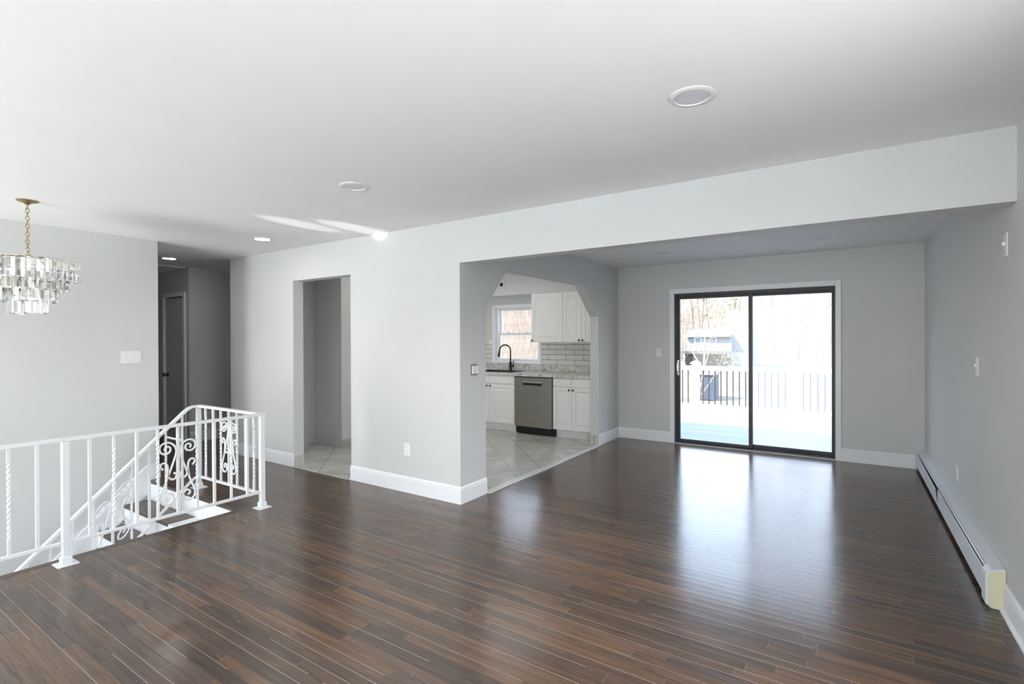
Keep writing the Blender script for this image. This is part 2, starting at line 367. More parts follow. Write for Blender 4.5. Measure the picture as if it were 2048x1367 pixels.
# kitchen wall with the doorway
DX0, DX1, DZ = -5.188, -4.213, 2.078
km = MB(); km.prism([(XC, YB, 0), (DX0, YB, 0), (DX0, YB, DZ), (DX1, YB, DZ), (DX1, YB, 0), (XK, YB, 0), (XK, YB, H), (XC, YB, H)], (0, 0.125, 0))
struct(km.build('wall_kitchen', WALL))
am = MB(); am.prism([(XK, y, z) for y, z in ((YB+0.125, 0), (3.775, 0), (3.775, 1.708), (4.135, 2.095), (5.836, 2.102), (6.304, 1.715), (6.304, 0), (YS, 0), (YS, H), (YB+0.125, H))], (-0.121, 0, 0))
struct(am.build('wall_dining', WALL))
wr = MB()
for y0, y1, z0, z1 in ((YF-0.1, 0.0, 0, H), (2.0, YS+0.12, 0, H), (0.0, 2.0, 0, 0.8), (0.0, 2.0, 2.1, H)): wr.box(XR, XR+0.12, y0, y1, z0, z1)
struct(wr.build('wall_right', WALL))
fr = MB()
for y0, y1, z0, z1 in ((0.0, 0.05, 0.8, 2.1), (1.95, 2.0, 0.8, 2.1), (0.05, 1.95, 0.8, 0.85), (0.05, 1.95, 2.05, 2.1), (0.98, 1.02, 0.85, 2.05)): fr.box(XR+0.04, XR+0.09, y0, y1, z0, z1)
wf = struct(fr.build('window_5', TRIM, origin=(XR+0.06, 1.0, 0.8)))  # unseen window, added to let the fill in from the right
box('pane', GLASS, XR+0.062, XR+0.068, 0.05, 0.98, 0.85, 2.05, wf); box('pane', GLASS, XR+0.062, XR+0.068, 1.02, 1.95, 0.85, 2.05, wf)
# rear wall with sliding door and kitchen window openings
SX0, SX1, SZ = -1.985, -0.133, 2.025
WX0, WX1, WZ0, WZ1 = -4.97, -4.10, 1.045, 1.955
bmr = MB()
for x0, x1, z0, z1 in ((-6.2, WX0, 0, H), (WX1, SX0, 0, H), (SX1, XR, 0, H), (WX0, WX1, 0, WZ0), (WX0, WX1, WZ1, H), (SX0, SX1, SZ, H)):
    bmr.box(x0, x1, YS, YS+0.13, z0, z1)
struct(bmr.build('wall_rear', WALL))
struct(box('wall_left', WALL, XL-0.123, XL, YF-0.1, YL, -2.75, H, bevel=0.003))
struct(box('wall_hall_near', WALL, -9.6, XL-0.123, YL-0.12, YL, 0, H))
hm = MB()
HX0, HX1, HZ = -8.37, -7.79, 2.04
hm.box(-9.6, HX0, 3.425, 3.545, 0, H); hm.box(HX1, -7.64, 3.425, 3.545, 0, H); hm.box(HX0, HX1, 3.425, 3.545, HZ, H)
struct(hm.build('wall_hall_door_side', WALL))
struct(box('wall_hall_end', WALL, -7.76, -7.64, 3.545, 5.2, 0, H))
struct(box('wall_hall_right', WALL, XC, -6.16, YB+0.125, 5.2, 0, H))
struct(box('wall_hall_back', WALL, -7.64, XC, 5.2, 5.3, 0, H))
struct(box('wall_hall_far', WALL, -9.7, -9.6, YL-0.1, 3.5, 0, H))
struct(box('wall_closet', WALL, -6.16, -5.585, 4.36, YS, 0, H, bevel=0.003))
struct(box('wall_kitchen_soffit', WALL, -5.585, XK-0.121, 6.68, YS, 2.118, H))
# front wall behind the camera, three openings
FW = [(-5.7, -4.5, -1.2, 1.95), (-4.15, -2.15, 0.5, 2.1), (-1.4, 0.3, 0.5, 2.1)]
fx = MB(); xs = [XL] + [v for a in FW for v in a[:2]] + [XR]
for i in range(0, len(xs), 2): fx.box(xs[i], xs[i+1], YF-0.14, YF, -2.75, H)
for x0, x1, z0, z1 in FW: fx.box(x0, x1, YF-0.14, YF, -2.75, z0); fx.box(x0, x1, YF-0.14, YF, z1, H)
struct(fx.build('wall_front', WALL))
for i, (x0, x1, z0, z1) in enumerate(FW):
    fr = MB(); t_ = 0.05
    fr.box(x0, x0+t_, YF-0.1, YF-0.04, z0, z1); fr.box(x1-t_, x1, YF-0.1, YF-0.04, z0, z1); fr.box(x0+t_, x1-t_, YF-0.1, YF-0.04, z0, z0+t_); fr.box(x0+t_, x1-t_, YF-0.1, YF-0.04, z1-t_, z1)
    wf = struct(fr.build('window_%d' % (i+2), TRIM, origin=((x0+x1)/2, YF-0.07, z0)))
    box('pane', GLASS, x0+t_, x1-t_, YF-0.073, YF-0.067, z0+t_, z1-t_, wf)
# stair well
struct(box('floor_entry', TREAD, XL, XE+0.12, YF, 1.0, -1.45, -1.33))
struct(box('wall_stairwell', WALL, XE, XE+0.12, YF, 2.29, -2.75, -0.251))
RUN, RISE, TX = 0.213, 0.19, -4.97
for k in range(7):
    y1 = 2.274 - RUN*k; y0 = y1-RUN if k < 6 else 1.0-0.006
    if k < 6: struct(box('stair_step', TRIM, XL, XE, y0, y1, -2.6, -RISE*(k+1)-0.025))
st0 = MB(); st0.box(XL, XE, 2.274, 2.292, -0.26, -0.022)
struct(st0.build('stair_riser', TRIM))
for k in range(6):
    yb = 2.274 - RUN*k; zt = -RISE*(k+1)
    tr = struct(box('stair_tread', TREAD, XL+0.028, TX, yb-RUN-0.022, yb, zt-0.024, zt, bevel=0.008))
    box('painted_ledge', TRIM, TX, XE, yb-RUN-0.012, yb, zt-0.026, zt-0.003, tr)
sb = MB(); n_ = 9
sb.prism([(XL, 2.373, 0.15), (XL, 2.262, 0.15), (XL, 2.20, 0.10), (XL, 2.274-RUN*7, -RISE*7+0.075), (XL, 2.274-RUN*7, -RISE*7-0.22), (XL, 2.262, -0.14), (XL, 2.262, 0.0), (XL, 2.373, 0.0)], (0.022, 0, 0))
struct(sb.build('trim_stair_skirt', TRIM, bevel=0.003))
struct(box('trim_stair_nosing', TREAD, XL, XE, 2.262, 2.30, -0.024, 0.001, bevel=0.007))
struct(box('trim_floor_edge', TREAD, XE-0.02, XE+0.05, YF, 2.29, -0.03, 0.0015, bevel=0.007))

def baseboard(name, p0, p1, n, h=0.147, shoe=False, m0=0, m1=0):
    """profiled board from p0 to p1; n is the room side; m0 / m1 mitre the ends outwards (+1) or inwards (-1)"""
    prof = [(0, 0), (0.014, 0), (0.014, h-0.032), (0.011, h-0.024), (0.0125, h-0.018), (0.008, h-0.008), (0.004, h), (0, h)]
    if shoe: prof = [(0, 0), (0.028, 0), (0.026, 0.010), (0.020, 0.017), (0.014, 0.019)] + prof[2:]
    p0, p1, n = Vector((*p0, 0)), Vector((*p1, 0)), Vector((*n, 0)); d = (p1-p0).normalized()
    mb = MB(); A = [mb.bm.verts.new(p0 + n*u + Vector((0, 0, z)) - d*u*m0) for u, z in prof]; B = [mb.bm.verts.new(p1 + n*u + Vector((0, 0, z)) + d*u*m1) for u, z in prof]
    k = len(prof)
    for i in range(k): mb.bm.faces.new((A[i], A[(i+1) % k], B[(i+1) % k], B[i]))
    mb.bm.faces.new(A); mb.bm.faces.new(B[::-1])
    return struct(mb.build(name, TRIM, origin=(p0+p1)/2))
baseboard('baseboard_kitchen', (DX1, YB), (XK, YB), (0, -1), m1=1)
baseboard('baseboard_kitchen_left', (XC, YB), (DX0, YB), (0, -1))
baseboard('baseboard_column', (XK, YB), (XK, 3.775), (1, 0), m0=1)
baseboard('baseboard_dining', (XK, 6.304), (XK, YS), (1, 0), m1=-1)
baseboard('baseboard_rear_left', (XK, YS), (-2.046, YS), (0, -1), m0=-1)
baseboard('baseboard_rear_right', (-0.078, YS), (XR-0.07, YS), (0, -1))
baseboard('baseboard_right', (XR, YF), (XR, 3.60), (-1, 0), shoe=True)
baseboard('baseboard_hall_end', (-7.64, 3.425), (-7.64, 5.2), (1, 0))
baseboard('baseboard_hall_near', (-9.6, YL), (XL, YL), (0, 1))
struct(box('trim_marble_threshold', mat('marble_sill', (0.66, 0.64, 0.61), 0.25), XK-0.03, XK+0.045, 3.775, 6.305, 0.0, 0.012, bevel=0.004))
struct(box('trim_doorway_threshold', TILE, DX0, DX1, YB-0.03, YB+0.03, 0.0, 0.011, bevel=0.004))
struct(box('trim_doorway_tile_base', TILE, DX0, DX0+0.009, YB+0.012, YB+0.125, 0.006, 0.115, bevel=0.002))
struct(box('trim_closet_tile_base', TILE, -5.585, -5.576, 4.36, 6.4, 0.006, 0.10, bevel=0.002))
struct(box('trim_arch_tile_base', TILE, XK-0.121, XK-0.004, 6.294, 6.304, 0.006, 0.13, bevel=0.002))

# ------------------------------------------------------------------ sliding glass door
d1 = sgroup('door_1', (-1.06, YS, 0))
c = MB(); c.box(-2.046, -1.983, YS-0.02, YS, 0, 2.090); c.box(-0.135, -0.078, YS-0.02, YS, 0, 2.090); c.box(-1.983, -0.135, YS-0.02, YS, 2.028, 2.090)
c.build('casing', TRIM, d1, bevel=0.004)
c = MB(); y0, y1 = YS-0.005, YS+0.12
c.box(SX0, -1.948, y0, y1, 0, SZ); c.box(-0.155, SX1, y0, y1, 0, SZ); c.box(-1.948, -0.155, y0, y1, 1.985, SZ); c.box(-1.948, -0.155, y0, y1, 0.0, 0.028)
c.box(-1.948, -0.155, YS+0.055, YS+0.062, 0.028, 0.040)
c.build('track_frame', BLACK, d1, bevel=0.002)
c = MB(); y0, y1 = YS+0.012, YS+0.048
c.box(-1.947, -1.915, y0, y1, 0.03, 1.984); c.box(-1.062, -1.018, y0, y1, 0.03, 1.984); c.box(-1.915, -1.062, y0, y1, 1.952, 1.984); c.box(-1.915, -1.062, y0, y1, 0.03, 0.066)
sl = c.build('sliding_panel', BLACK, d1, bevel=0.002)
box('pane', GLASS, -1.917, -1.060, YS+0.027, YS+0.033, 0.064, 1.954, sl)
hd = MB(); hd.box(-1.958, -1.925, YS+0.006, YS+0.012, 0.925, 1.125); hd.tube([(-1.938, YS+0.008, 1.105), (-1.938, YS-0.03, 1.10), (-1.938, YS-0.034, 1.06), (-1.938, YS-0.034, 0.99), (-1.938, YS-0.03, 0.955), (-1.938, YS+0.008, 0.95)], 0.008, 8)
hd.build('pull_handle', CHROME, sl, bevel=0.001)
c = MB(); y0, y1 = YS+0.066, YS+0.102
c.box(-1.052, -1.022, y0, y1, 0.03, 1.984); c.box(-0.172, -0.156, y0, y1, 0.03, 1.984); c.box(-1.022, -0.172, y0, y1, 1.955, 1.984); c.box(-1.022, -0.172, y0, y1, 0.03, 0.074)
fp = c.build('fixed_panel', BLACK, d1, bevel=0.002)
box('fogged_pane', HAZE, -1.024, -0.170, YS+0.081, YS+0.087, 0.072, 1.957, fp)
struct(box('trim_slider_sill', mat('worn_pale_sill', (0.55, 0.5, 0.44), 0.6), SX0, SX1, YS-0.03, YS-0.006, 0, 0.014, bevel=0.003))

# ------------------------------------------------------------------ hall door and attic hatch
d2 = sgroup('door_2', (-8.08, 3.425, 0))
c = MB(); c.box(HX0-0.062, HX0, 3.405, 3.425, 0, HZ+0.06); c.box(HX1, HX1+0.062, 3.405, 3.425, 0, HZ+0.06); c.box(HX0, HX1, 3.405, 3.425, HZ, HZ+0.06); c.build('casing', TRIM, d2, bevel=0.004)
box('slab', DOORP, HX0+0.003, HX1-0.003, 3.435, 3.47, 0.012, HZ-0.012, d2, bevel=0.002)
box('stop', DARK, HX0, HX1, 3.475, 3.545, 0, HZ, d2)  # black sheet added behind the slab, blocks light and darkens the gap
kb = MB(); kb.lathe((HX0+0.065, 3.435, 0.92), [(0, -0.002), (0.032, -0.002), (0.032, 0.006), (0.012, 0.012), (0.011, 0.03), (0.026, 0.038), (0.030, 0.052), (0.024, 0.064), (0, 0.067)], 20, Matrix.Rotation(pi/2, 3, 'X')); kb.build('knob', mat('dark_pewter', (0.16, 0.15, 0.14), 0.3, 1.0), d2, smooth=40)
hg = MB(); hg.tube([(HX1-0.004, 3.428, 1.80), (HX1-0.004, 3.428, 1.89)], 0.007, 8); hg.build('hinge', CHROME, d2)
ht = thing('attic_hatch', (-8.05, 3.2, H-0.02), 'white framed attic hatch in the hall ceiling above the grey door', 'hatch')
c = MB(); c.box(-8.6, -7.70, 3.05, 3.09, H-0.022, H-0.001); c.box(-8.6, -7.70, 3.37, 3.41, H-0.022, H-0.001); c.box(-7.74, -7.70, 3.09, 3.37, H-0.022, H-0.001); c.box(-8.6, -8.56, 3.09, 3.37, H-0.022, H-0.001); c.build('hatch_frame', TRIM, ht, bevel=0.002)
box('hatch_panel', TRIM, -8.54, -7.76, 3.125, 3.365, H-0.014, H-0.001, ht); box('hatch_gap', DARK, -8.56, -7.745, 3.09, 3.37, H-0.004, H-0.0012, ht)

# ------------------------------------------------------------------ kitchen window
w1 = sgroup('window_1', (-4.53, YS, WZ0))
c = MB(); c.box(-5.03, WX0+0.004, YS-0.018, YS, 1.048, 1.945); c.box(WX1-0.004, -4.075, YS-0.018, YS, 1.048, 1.945); c.box(-5.03, -4.075, YS-0.018, YS, 1.945, 1.99)
c.build('casing', TRIM, w1, bevel=0.003)
box('stool', TRIM, -5.045, -4.06, YS-0.03, YS+0.05, 1.022, 1.048, w1, bevel=0.004)
c = MB(); y0, y1 = YS+0.02, YS+0.12
a, b_ = WX0+0.045, WX1-0.035; c.box(WX0, a, y0, y1, WZ0, WZ1); c.box(b_, WX1, y0, y1, WZ0, WZ1); c.box(a, b_, y0, y1, WZ1-0.03, WZ1); c.box(a, b_, y0, y1, WZ0, WZ0+0.025); c.build('frame', TRIM, w1, bevel=0.002)
def sash(name, y, z0, z1, rails):
    s = MB(); xa, xb = WX0+0.045, WX1-0.035
    s.box(xa, xa+0.035, y, y+0.03, z0, z1); s.box(xb-0.03, xb, y, y+0.03, z0, z1); s.box(xa+0.035, xb-0.03, y, y+0.03, z0, z0+rails[0]); s.box(xa+0.035, xb-0.03, y, y+0.03, z1-rails[1], z1)
    q = s.build(name, TRIM, w1, bevel=0.003); box('pane', GLASS, xa+0.033, xb-0.028, y+0.012, y+0.018, z0+rails[0]-0.002, z1-rails[1]+0.002, q); return q
sash('upper_sash', YS+0.075, 1.49, WZ1-0.03, (0.03, 0.028)); lo = sash('lower_sash', YS+0.035, WZ0+0.025, 1.525, (0.03, 0.035))
for x in (-4.72, -4.36):
    box('sash_lock', PLAST, x-0.025, x+0.025, YS+0.03, YS+0.06, 1.525, 1.542, lo, bevel=0.004)
cr = thing('curtain_brackets', (-5.0, YS-0.02, 1.95), 'small white curtain rod brackets at top left of the kitchen window', 'bracket')
for x in (-5.02, -4.965):
    c = MB(); c.box(x-0.009, x+0.009, YS-0.024, YS-0.018, 1.93, 1.985); c.tube([(x, YS-0.02, 1.975), (x, YS-0.06, 1.975), (x, YS-0.07, 1.985)], 0.006, 8); c.build('bracket', PLAST, cr)

# ------------------------------------------------------------------ kitchen cabinets
YD, YT = 6.44, 6.53
def panel_door(name, par, x0, x1, z0, z1, y, arch=False, knob=None):
    m_ = MB(); t_ = 0.02; st = 0.055
    m_.box(x0, x1, y-t_+0.008, y, z0, z1)
    m_.box(x0, x0+st, y-t_, y-t_+0.008, z0, z1); m_.box(x1-st, x1, y-t_, y-t_+0.008, z0, z1); m_.box(x0+st, x1-st, y-t_, y-t_+0.008, z0, z0+st)
    a, b_ = x0+st, x1-st
    def top(x, off):
        u = (x-(a+b_)/2)/((b_-a)/2); u = max(-1, min(1, u))
        return z1-st-off - (0.045*(1-cos(pi*u/2*2)*0.5-0.5) if arch else 0)
    xs_ = [a+(b_-a)*i/12 for i in range(13)]
    m_.prism([(x, y-t_, top(x, 0)) for x in xs_] + [(b_, y-t_, z1), (a, y-t_, z1)], (0, 0.008, 0))
    g = 0.02
    xs2 = [a+g+(b_-a-2*g)*i/12 for i in range(13)]
    base = [(x, y-t_+0.008, top(x, g)) for x in xs2] + [(b_-g, y-t_+0.008, z0+st+g), (a+g, y-t_+0.008, z0+st+g)]
    g2 = 0.042; xs3 = [a+g2+(b_-a-2*g2)*i/12 for i in range(13)]
    face = [(x, y-t_+0.001, top(x, g2)) for x in xs3] + [(b_-g2, y-t_+0.001, z0+st+g2), (a+g2, y-t_+0.001, z0+st+g2)]
    A = [m_.bm.verts.new(p) for p in base]; B = [m_.bm.verts.new(p) for p in face]; k = len(A)
    for i in range(k): m_.bm.faces.new((A[i], A[(i+1) % k], B[(i+1) % k], B[i]))
    m_.bm.faces.new(B)
    d = m_.build(name, CAB, par, bevel=0.0015, seg=1)
    if knob:
        kb = MB(); kb.lathe((knob[0], y-t_, knob[1]), [(0.006, 0), (0.006, 0.012), (0.013, 0.018), (0.015, 0.024), (0.010, 0.030), (0, 0.031)], 16, Matrix.Rotation(pi/2, 3, 'X')); kb.build('knob', BLACK, d, smooth=40)
    return d
def cab(name, x0, x1, y0, y1, z0, z1, label):
    t_ = thing(name, ((x0+x1)/2, (y0+y1)/2, z0), label, 'cabinet'); return t_
# uppers
u1 = cab('wall_cabinet', -4.065, -3.527, 6.7, YS, 1.372, 2.117, 'white single-door wall cabinet next to the kitchen window')
box('carcass', CAB, -4.065, -3.528, 6.70, YS-0.001, 1.372, 2.117, u1)
panel_door('door', u1, -4.063, -3.529, 1.374, 2.115, 6.70, True, (-4.045, 1.402))
u2 = cab('wall_cabinet', -3.527, XK-0.122, 6.7, YS, 1.372, 2.117, 'white double-door wall cabinet behind the right side of the arch')
box('carcass', CAB, -3.526, XK-0.123, 6.70, YS-0.001, 1.372, 2.117, u2)
panel_door('door', u2, -3.523, -3.221, 1.374, 2.115, 6.70, True, (-3.252, 1.402)); panel_door('door', u2, -3.217, XK-0.125, 1.374, 2.115, 6.70, True, (-3.196, 1.402))
# bases
b1 = cab('base_cabinet', -5.16, -4.21, YD, YS, 0, 0.866, 'white double-door sink base cabinet left of the dishwasher')
box('carcass', CAB, -5.16, -4.212, YD, YS-0.001, 0.125, 0.866, b1); box('toe_kick', CAB, -5.16, -4.20, YT, YT+0.02, 0.006, 0.125, b1)
for x0, x1, kx in ((-5.155, -4.682, -4.712), (-4.678, -4.216, -4.65)):
    box('false_drawer_front', CAB, x0, x1, YD-0.02, YD, 0.742, 0.860, b1, bevel=0.004); panel_door('door', b1, x0, x1, 0.140, 0.732, YD, False, (kx, 0.70))
b2 = cab('base_cabinet', -3.553, XK-0.122, YD, YS, 0, 0.866, 'white base cabinet with two drawers right of the dishwasher')
box('carcass', CAB, -3.551, XK-0.123, YD, YS-0.001, 0.125, 0.866, b2); box('toe_kick', CAB, -3.551, XK-0.123, YT, YT+0.02, 0.006, 0.125, b2)
for x0, x1, kx in ((-3.548, -3.247, -3.284), (-3.243, XK-0.125, -3.222)):
    box('drawer', CAB, x0, x1, YD-0.02, YD, 0.745, 0.860, b2, bevel=0.004); panel_door('door', b2, x0, x1, 0.135, 0.735, YD, False, (kx, 0.70))
# worktop with sink cut-out
c = MB(); sx0, sx1, sy0, sy1 = -4.98, -4.33, 6.52, 6.84
for a in ((-5.58, sx0, 6.405, 6.99), (sx1, XK-0.122, 6.405, 6.99), (sx0, sx1, 6.405, sy0), (sx0, sx1, sy1, 6.99)): c.box(a[0], a[1], a[2], a[3], 0.868, 0.910)
ct = tag(c.build('countertop', GRAN, origin=(-4.2, 6.7, 0.868)), 'pale grey speckled granite countertop along the kitchen window wall', 'countertop')
box('upstand', GRAN, -5.58, XK-0.122, 6.98, YS-0.002, 0.910, 1.018, ct, bevel=0.003)
sk = thing('kitchen_sink', (-4.65, 6.68, 0.72), 'dark rimmed drop-in sink set in the countertop under the window', 'sink')
c = MB(); c.box(sx0-0.018, sx0+0.012, sy0-0.018, sy1+0.018, 0.910, 0.917); c.box(sx1-0.012, sx1+0.018, sy0-0.018, sy1+0.018, 0.910, 0.917); c.box(sx0, sx1, sy0-0.018, sy0+0.012, 0.910, 0.917); c.box(sx0, sx1, sy1-0.012, sy1+0.018, 0.910, 0.917)
c.build('rim', BLACK, sk)
c = MB(); a = 0.014; c.box(sx0+0.001, sx0+a, sy0+0.001, sy1-0.001, 0.72, 0.909); c.box(sx1-a, sx1-0.001, sy0+0.001, sy1-0.001, 0.72, 0.909); c.box(sx0+a, sx1-a, sy0+0.001, sy0+a, 0.72, 0.909); c.box(sx0+a, sx1-a, sy1-a, sy1-0.001, 0.72, 0.909); c.box(sx0+0.001, sx1-0.001, sy0+0.001, sy1-0.001, 0.708, 0.72)
c.build('basin', BRONZE, sk)
FXc, FYc = -4.60, 6.905
fa = thing('kitchen_faucet', (FXc, FYc, 0.91), 'dark bronze gooseneck faucet standing behind the kitchen sink', 'faucet')
c = MB(); c.lathe((FXc, FYc, 0.91), [(0, 0), (0.028, 0), (0.028, 0.008), (0.022, 0.014), (0.021, 0.13), (0.016, 0.15), (0, 0.15)], 20); c.build('body', BRONZE, fa, smooth=40)
dx, dy = -0.80, -0.60; R_ = 0.088
arc = [(FXc, FYc, 1.05), (FXc, FYc, 1.14), (FXc, FYc, 1.24)] + [(FXc+dx*R_*(1-cos(t_)), FYc+dy*R_*(1-cos(t_)), 1.24+R_*sin(t_)) for t_ in [pi*i/12 for i in range(1, 13)]]
e_ = arc[-1]; c = MB(); c.tube(arc + [(e_[0]+dx*0.004, e_[1]+dy*0.004, 1.215)], 0.0115, 12); c.build('gooseneck', BRONZE, fa, smooth=True)
c = MB(); c.tube([(e_[0]+dx*0.004, e_[1]+dy*0.004, 1.225), (e_[0]+dx*0.007, e_[1]+dy*0.007, 1.20), (e_[0]+dx*0.018, e_[1]+dy*0.018, 1.135)], [0.0125, 0.016, 0.021], 14); c.build('spray_head', BRONZE, fa, smooth=40)
c = MB(); c.tube([(FXc+0.018, FYc, 0.985), (FXc+0.06, FYc-0.01, 0.985)], 0.016, 12); c.tube([(FXc+0.05, FYc-0.01, 0.985), (FXc+0.062, FYc-0.012, 1.03), (FXc+0.058, FYc-0.012, 1.085)], [0.009, 0.007, 0.006], 10); c.build('lever', BRONZE, fa, smooth=40)
# dishwasher
dw = thing('dishwasher', (-3.88, 6.7, 0), 'stainless steel dishwasher between the white base cabinets', 'dishwasher')
box('tub', DARK, -4.203, -3.558, 6.46, 6.98, 0.02, 0.865, dw)
M_ = Matrix.Translation((-4.2, 6.455, 0)) @ Matrix.Rotation(radians(-1.6), 4, 'Z') @ Matrix.Translation((4.2, -6.455, 0))
c = MB(); yf = 6.425
c.box(-4.198, -3.562, yf, yf+0.03, 0.122, 0.735, M_); c.box(-4.198, -3.562, yf, yf+0.03, 0.795, 0.852, M_); c.box(-4.198, -4.06, yf, yf+0.03, 0.735, 0.795, M_); c.box(-3.73, -3.562, yf, yf+0.03, 0.735, 0.795, M_)
door = c.build('door', STEEL, dw, bevel=0.003)
c = MB(); c.box(-4.06, -3.73, yf+0.02, yf+0.029, 0.735, 0.795, M_); c.build('handle_recess', BLACK, door)
c = MB(); c.box(-4.06, -3.73, yf-0.006, yf+0.012, 0.772, 0.80, M_); c.build('handle_lip', CHROME, door, bevel=0.003)
box('kick_plate', BLACK, -4.188, -3.545, 6.475, 6.49, 0.008, 0.118, dw, bevel=0.002)
# backsplash
tag(box('tile_backsplash', SPLASH, -4.072, XK-0.122, YS-0.008, YS-0.0005, 1.019, 1.371), 'white subway tile backsplash with dark grout under the wall cabinets', 'backsplash')
tag(box('tile_backsplash', SPLASH, -5.58, -5.033, YS-0.008, YS-0.0005, 1.019, 1.345), 'white subway tile backsplash with dark grout left of the kitchen window', 'backsplash')

# ------------------------------------------------------------------ plates, switches, outlets
def plate(name, loc, rotz, wd, hg_, label, cat, kind, gang=1, group=None):
    """plate standing on a wall; built facing -Y then turned by rotz"""
    t_ = thing(name, loc, label, cat, group); Rz = Matrix.Rotation(rotz, 4, 'Z'); L = Vector(loc)
    def add(nm, mt, x0, x1, y0, y1, z0, z1, par, bevel=0):
        Mx = Matrix.Translation(L) @ Rz
        return MB().box(x0, x1, y0, y1, z0, z1, Mx).build(nm, mt, par, bevel=bevel)
    pl = add('cover_plate', PLAST, -wd/2, wd/2, -0.006, 0, -hg_/2, hg_/2, t_, 0.003)
    for g in range(gang):
        cx = (g-(gang-1)/2)*0.046
        if kind == 'toggle': add('toggle', PLAST, cx-0.005, cx+0.005, -0.018, -0.005, -0.004, 0.016, t_, 0.002)
        elif kind == 'rocker':
            MB().box(cx-0.0165, cx+0.0165, -0.009, -0.005, -0.033, 0.033, Matrix.Translation(L) @ Rz).build('rocker', PLAST, t_, bevel=0.002)
        elif kind == 'outlet':
            for z in (0.02, -0.02):
                r_ = add('receptacle', PLAST, cx-0.0165, cx+0.0165, -0.0085, -0.005, z-0.014, z+0.014, t_, 0.004)
                MBs = MB(); Mx = Matrix.Translation(L) @ Rz
                for sx_ in (-0.006, 0.006): MBs.box(cx+sx_-0.001, cx+sx_+0.001, -0.0087, -0.0084, z-0.002, z+0.006, Mx)
                MBs.build('slots', DARK, r_)
    add('screw', CHROME, -0.002, 0.002, -0.0068, -0.0058, hg_/2-0.02, hg_/2-0.016, t_); add('screw', CHROME, -0.002, 0.002, -0.0068, -0.0058, -hg_/2+0.016, -hg_/2+0.02, t_)
    return t_
FX_, FNX = pi/2, -pi/2     # facing +X, facing -X
plate('light_switch', (XL, 2.132, 1.252), FX_, 0.172, 0.122, 'wide white three-gang switch plate on the grey wall above the stairs', 'switch', 'rocker', 3)
plate('wall_outlet', (-3.424, YB, 0.398), 0, 0.075, 0.117, 'white outlet low on the wall between the doorway and the column', 'outlet', 'outlet')
plate('light_switch', (-2.197, YS, 1.226), 0, 0.074, 0.114, 'white toggle switch on the rear wall left of the sliding door', 'switch', 'toggle')
plate('light_switch', (XR, 4.30, 1.234), FNX, 0.074, 0.118, 'white switch plate at chest height on the right wall', 'switch', 'toggle')
plate('wall_outlet', (XR, 5.01, 0.402), FNX, 0.074, 0.117, 'white outlet on the right wall above the baseboard heater', 'outlet', 'outlet')
plate('wall_plate', (XR, 3.603, 1.892), FNX, 0.072, 0.122, 'small white plate with a knob high on the right wall below the beam', 'plate', 'toggle')
plate('wall_outlet', (-5.072, YS, 1.365), 0, 0.073, 0.11, 'white outlet on the kitchen wall left of the window', 'outlet', 'outlet')
cp = thing('cover_plate', (-4.60, 6.68, 2.285), 'painted square plate with a dark hole on the kitchen soffit', 'plate')
box('plate', WALL, -4.655, -4.545, 6.673, 6.68, 2.225, 2.345, cp, bevel=0.003)
c = MB(); c.lathe((-4.615, 6.673, 2.288), [(0.030, -0.001), (0.030, 0.002), (0.022, 0.003), (0, 0.002)], 20, Matrix.Rotation(pi/2, 3, 'X')); c.build('hole', DARK, cp, smooth=40)
# bare switch without its plate on the column
sw = thing('light_switch', (XK, 3.60, 1.145), 'uncovered double switch without a plate on the end of the wall column', 'switch')
box('cutout', DARK, XK, XK+0.0015, 3.559, 3.652, 1.100, 1.192, sw)
for y in (3.583, 3.629):
    box('switch_body', PLAST, XK+0.001, XK+0.016, y-0.019, y+0.019, 1.11, 1.182, sw, bevel=0.003)
    box('yoke', ALUM, XK+0.001, XK+0.004, y-0.010, y+0.010, 1.088, 1.206, sw, bevel=0.001)

# ------------------------------------------------------------------ recessed ceiling lights
def downlight(x, y, label, on):
    t_ = thing('recessed_light', (x, y, H), label, 'ceiling light', 'round recessed ceiling lights')
    c = MB(); c.lathe((x, y, H), [(0.094, 0), (0.094, -0.004), (0.088, -0.007), (0.073, -0.008), (0.071, -0.003), (0.071, 0)], 48); c.build('ring', LAMPRING, t_, smooth=35)
    c = MB(); c.lathe((x, y, H), [(0.071, -0.0035), (0.04, -0.0045), (0, -0.005)], 40); c.build('diffuser', LAMP_ON if on else LAMP_OFF, t_, smooth=True)
    return t_
downlight(-0.557, 2.228, 'round unlit ceiling light nearest the front, right above the living room', False)
downlight(-2.757, 2.262, 'round unlit ceiling light in the middle of the living room ceiling', False)
downlight(-4.94, 2.906, 'round lit ceiling light near the top of the wall with the doorway', True)
downlight(-7.053, 2.937, 'round lit ceiling light inside the dark hall', True)
downlight(-0.24, 6.10, 'round unlit ceiling light in the dining area nearer the right wall', False)
downlight(-1.844, 6.02, 'round unlit ceiling light in the dining area nearer the arch', False)

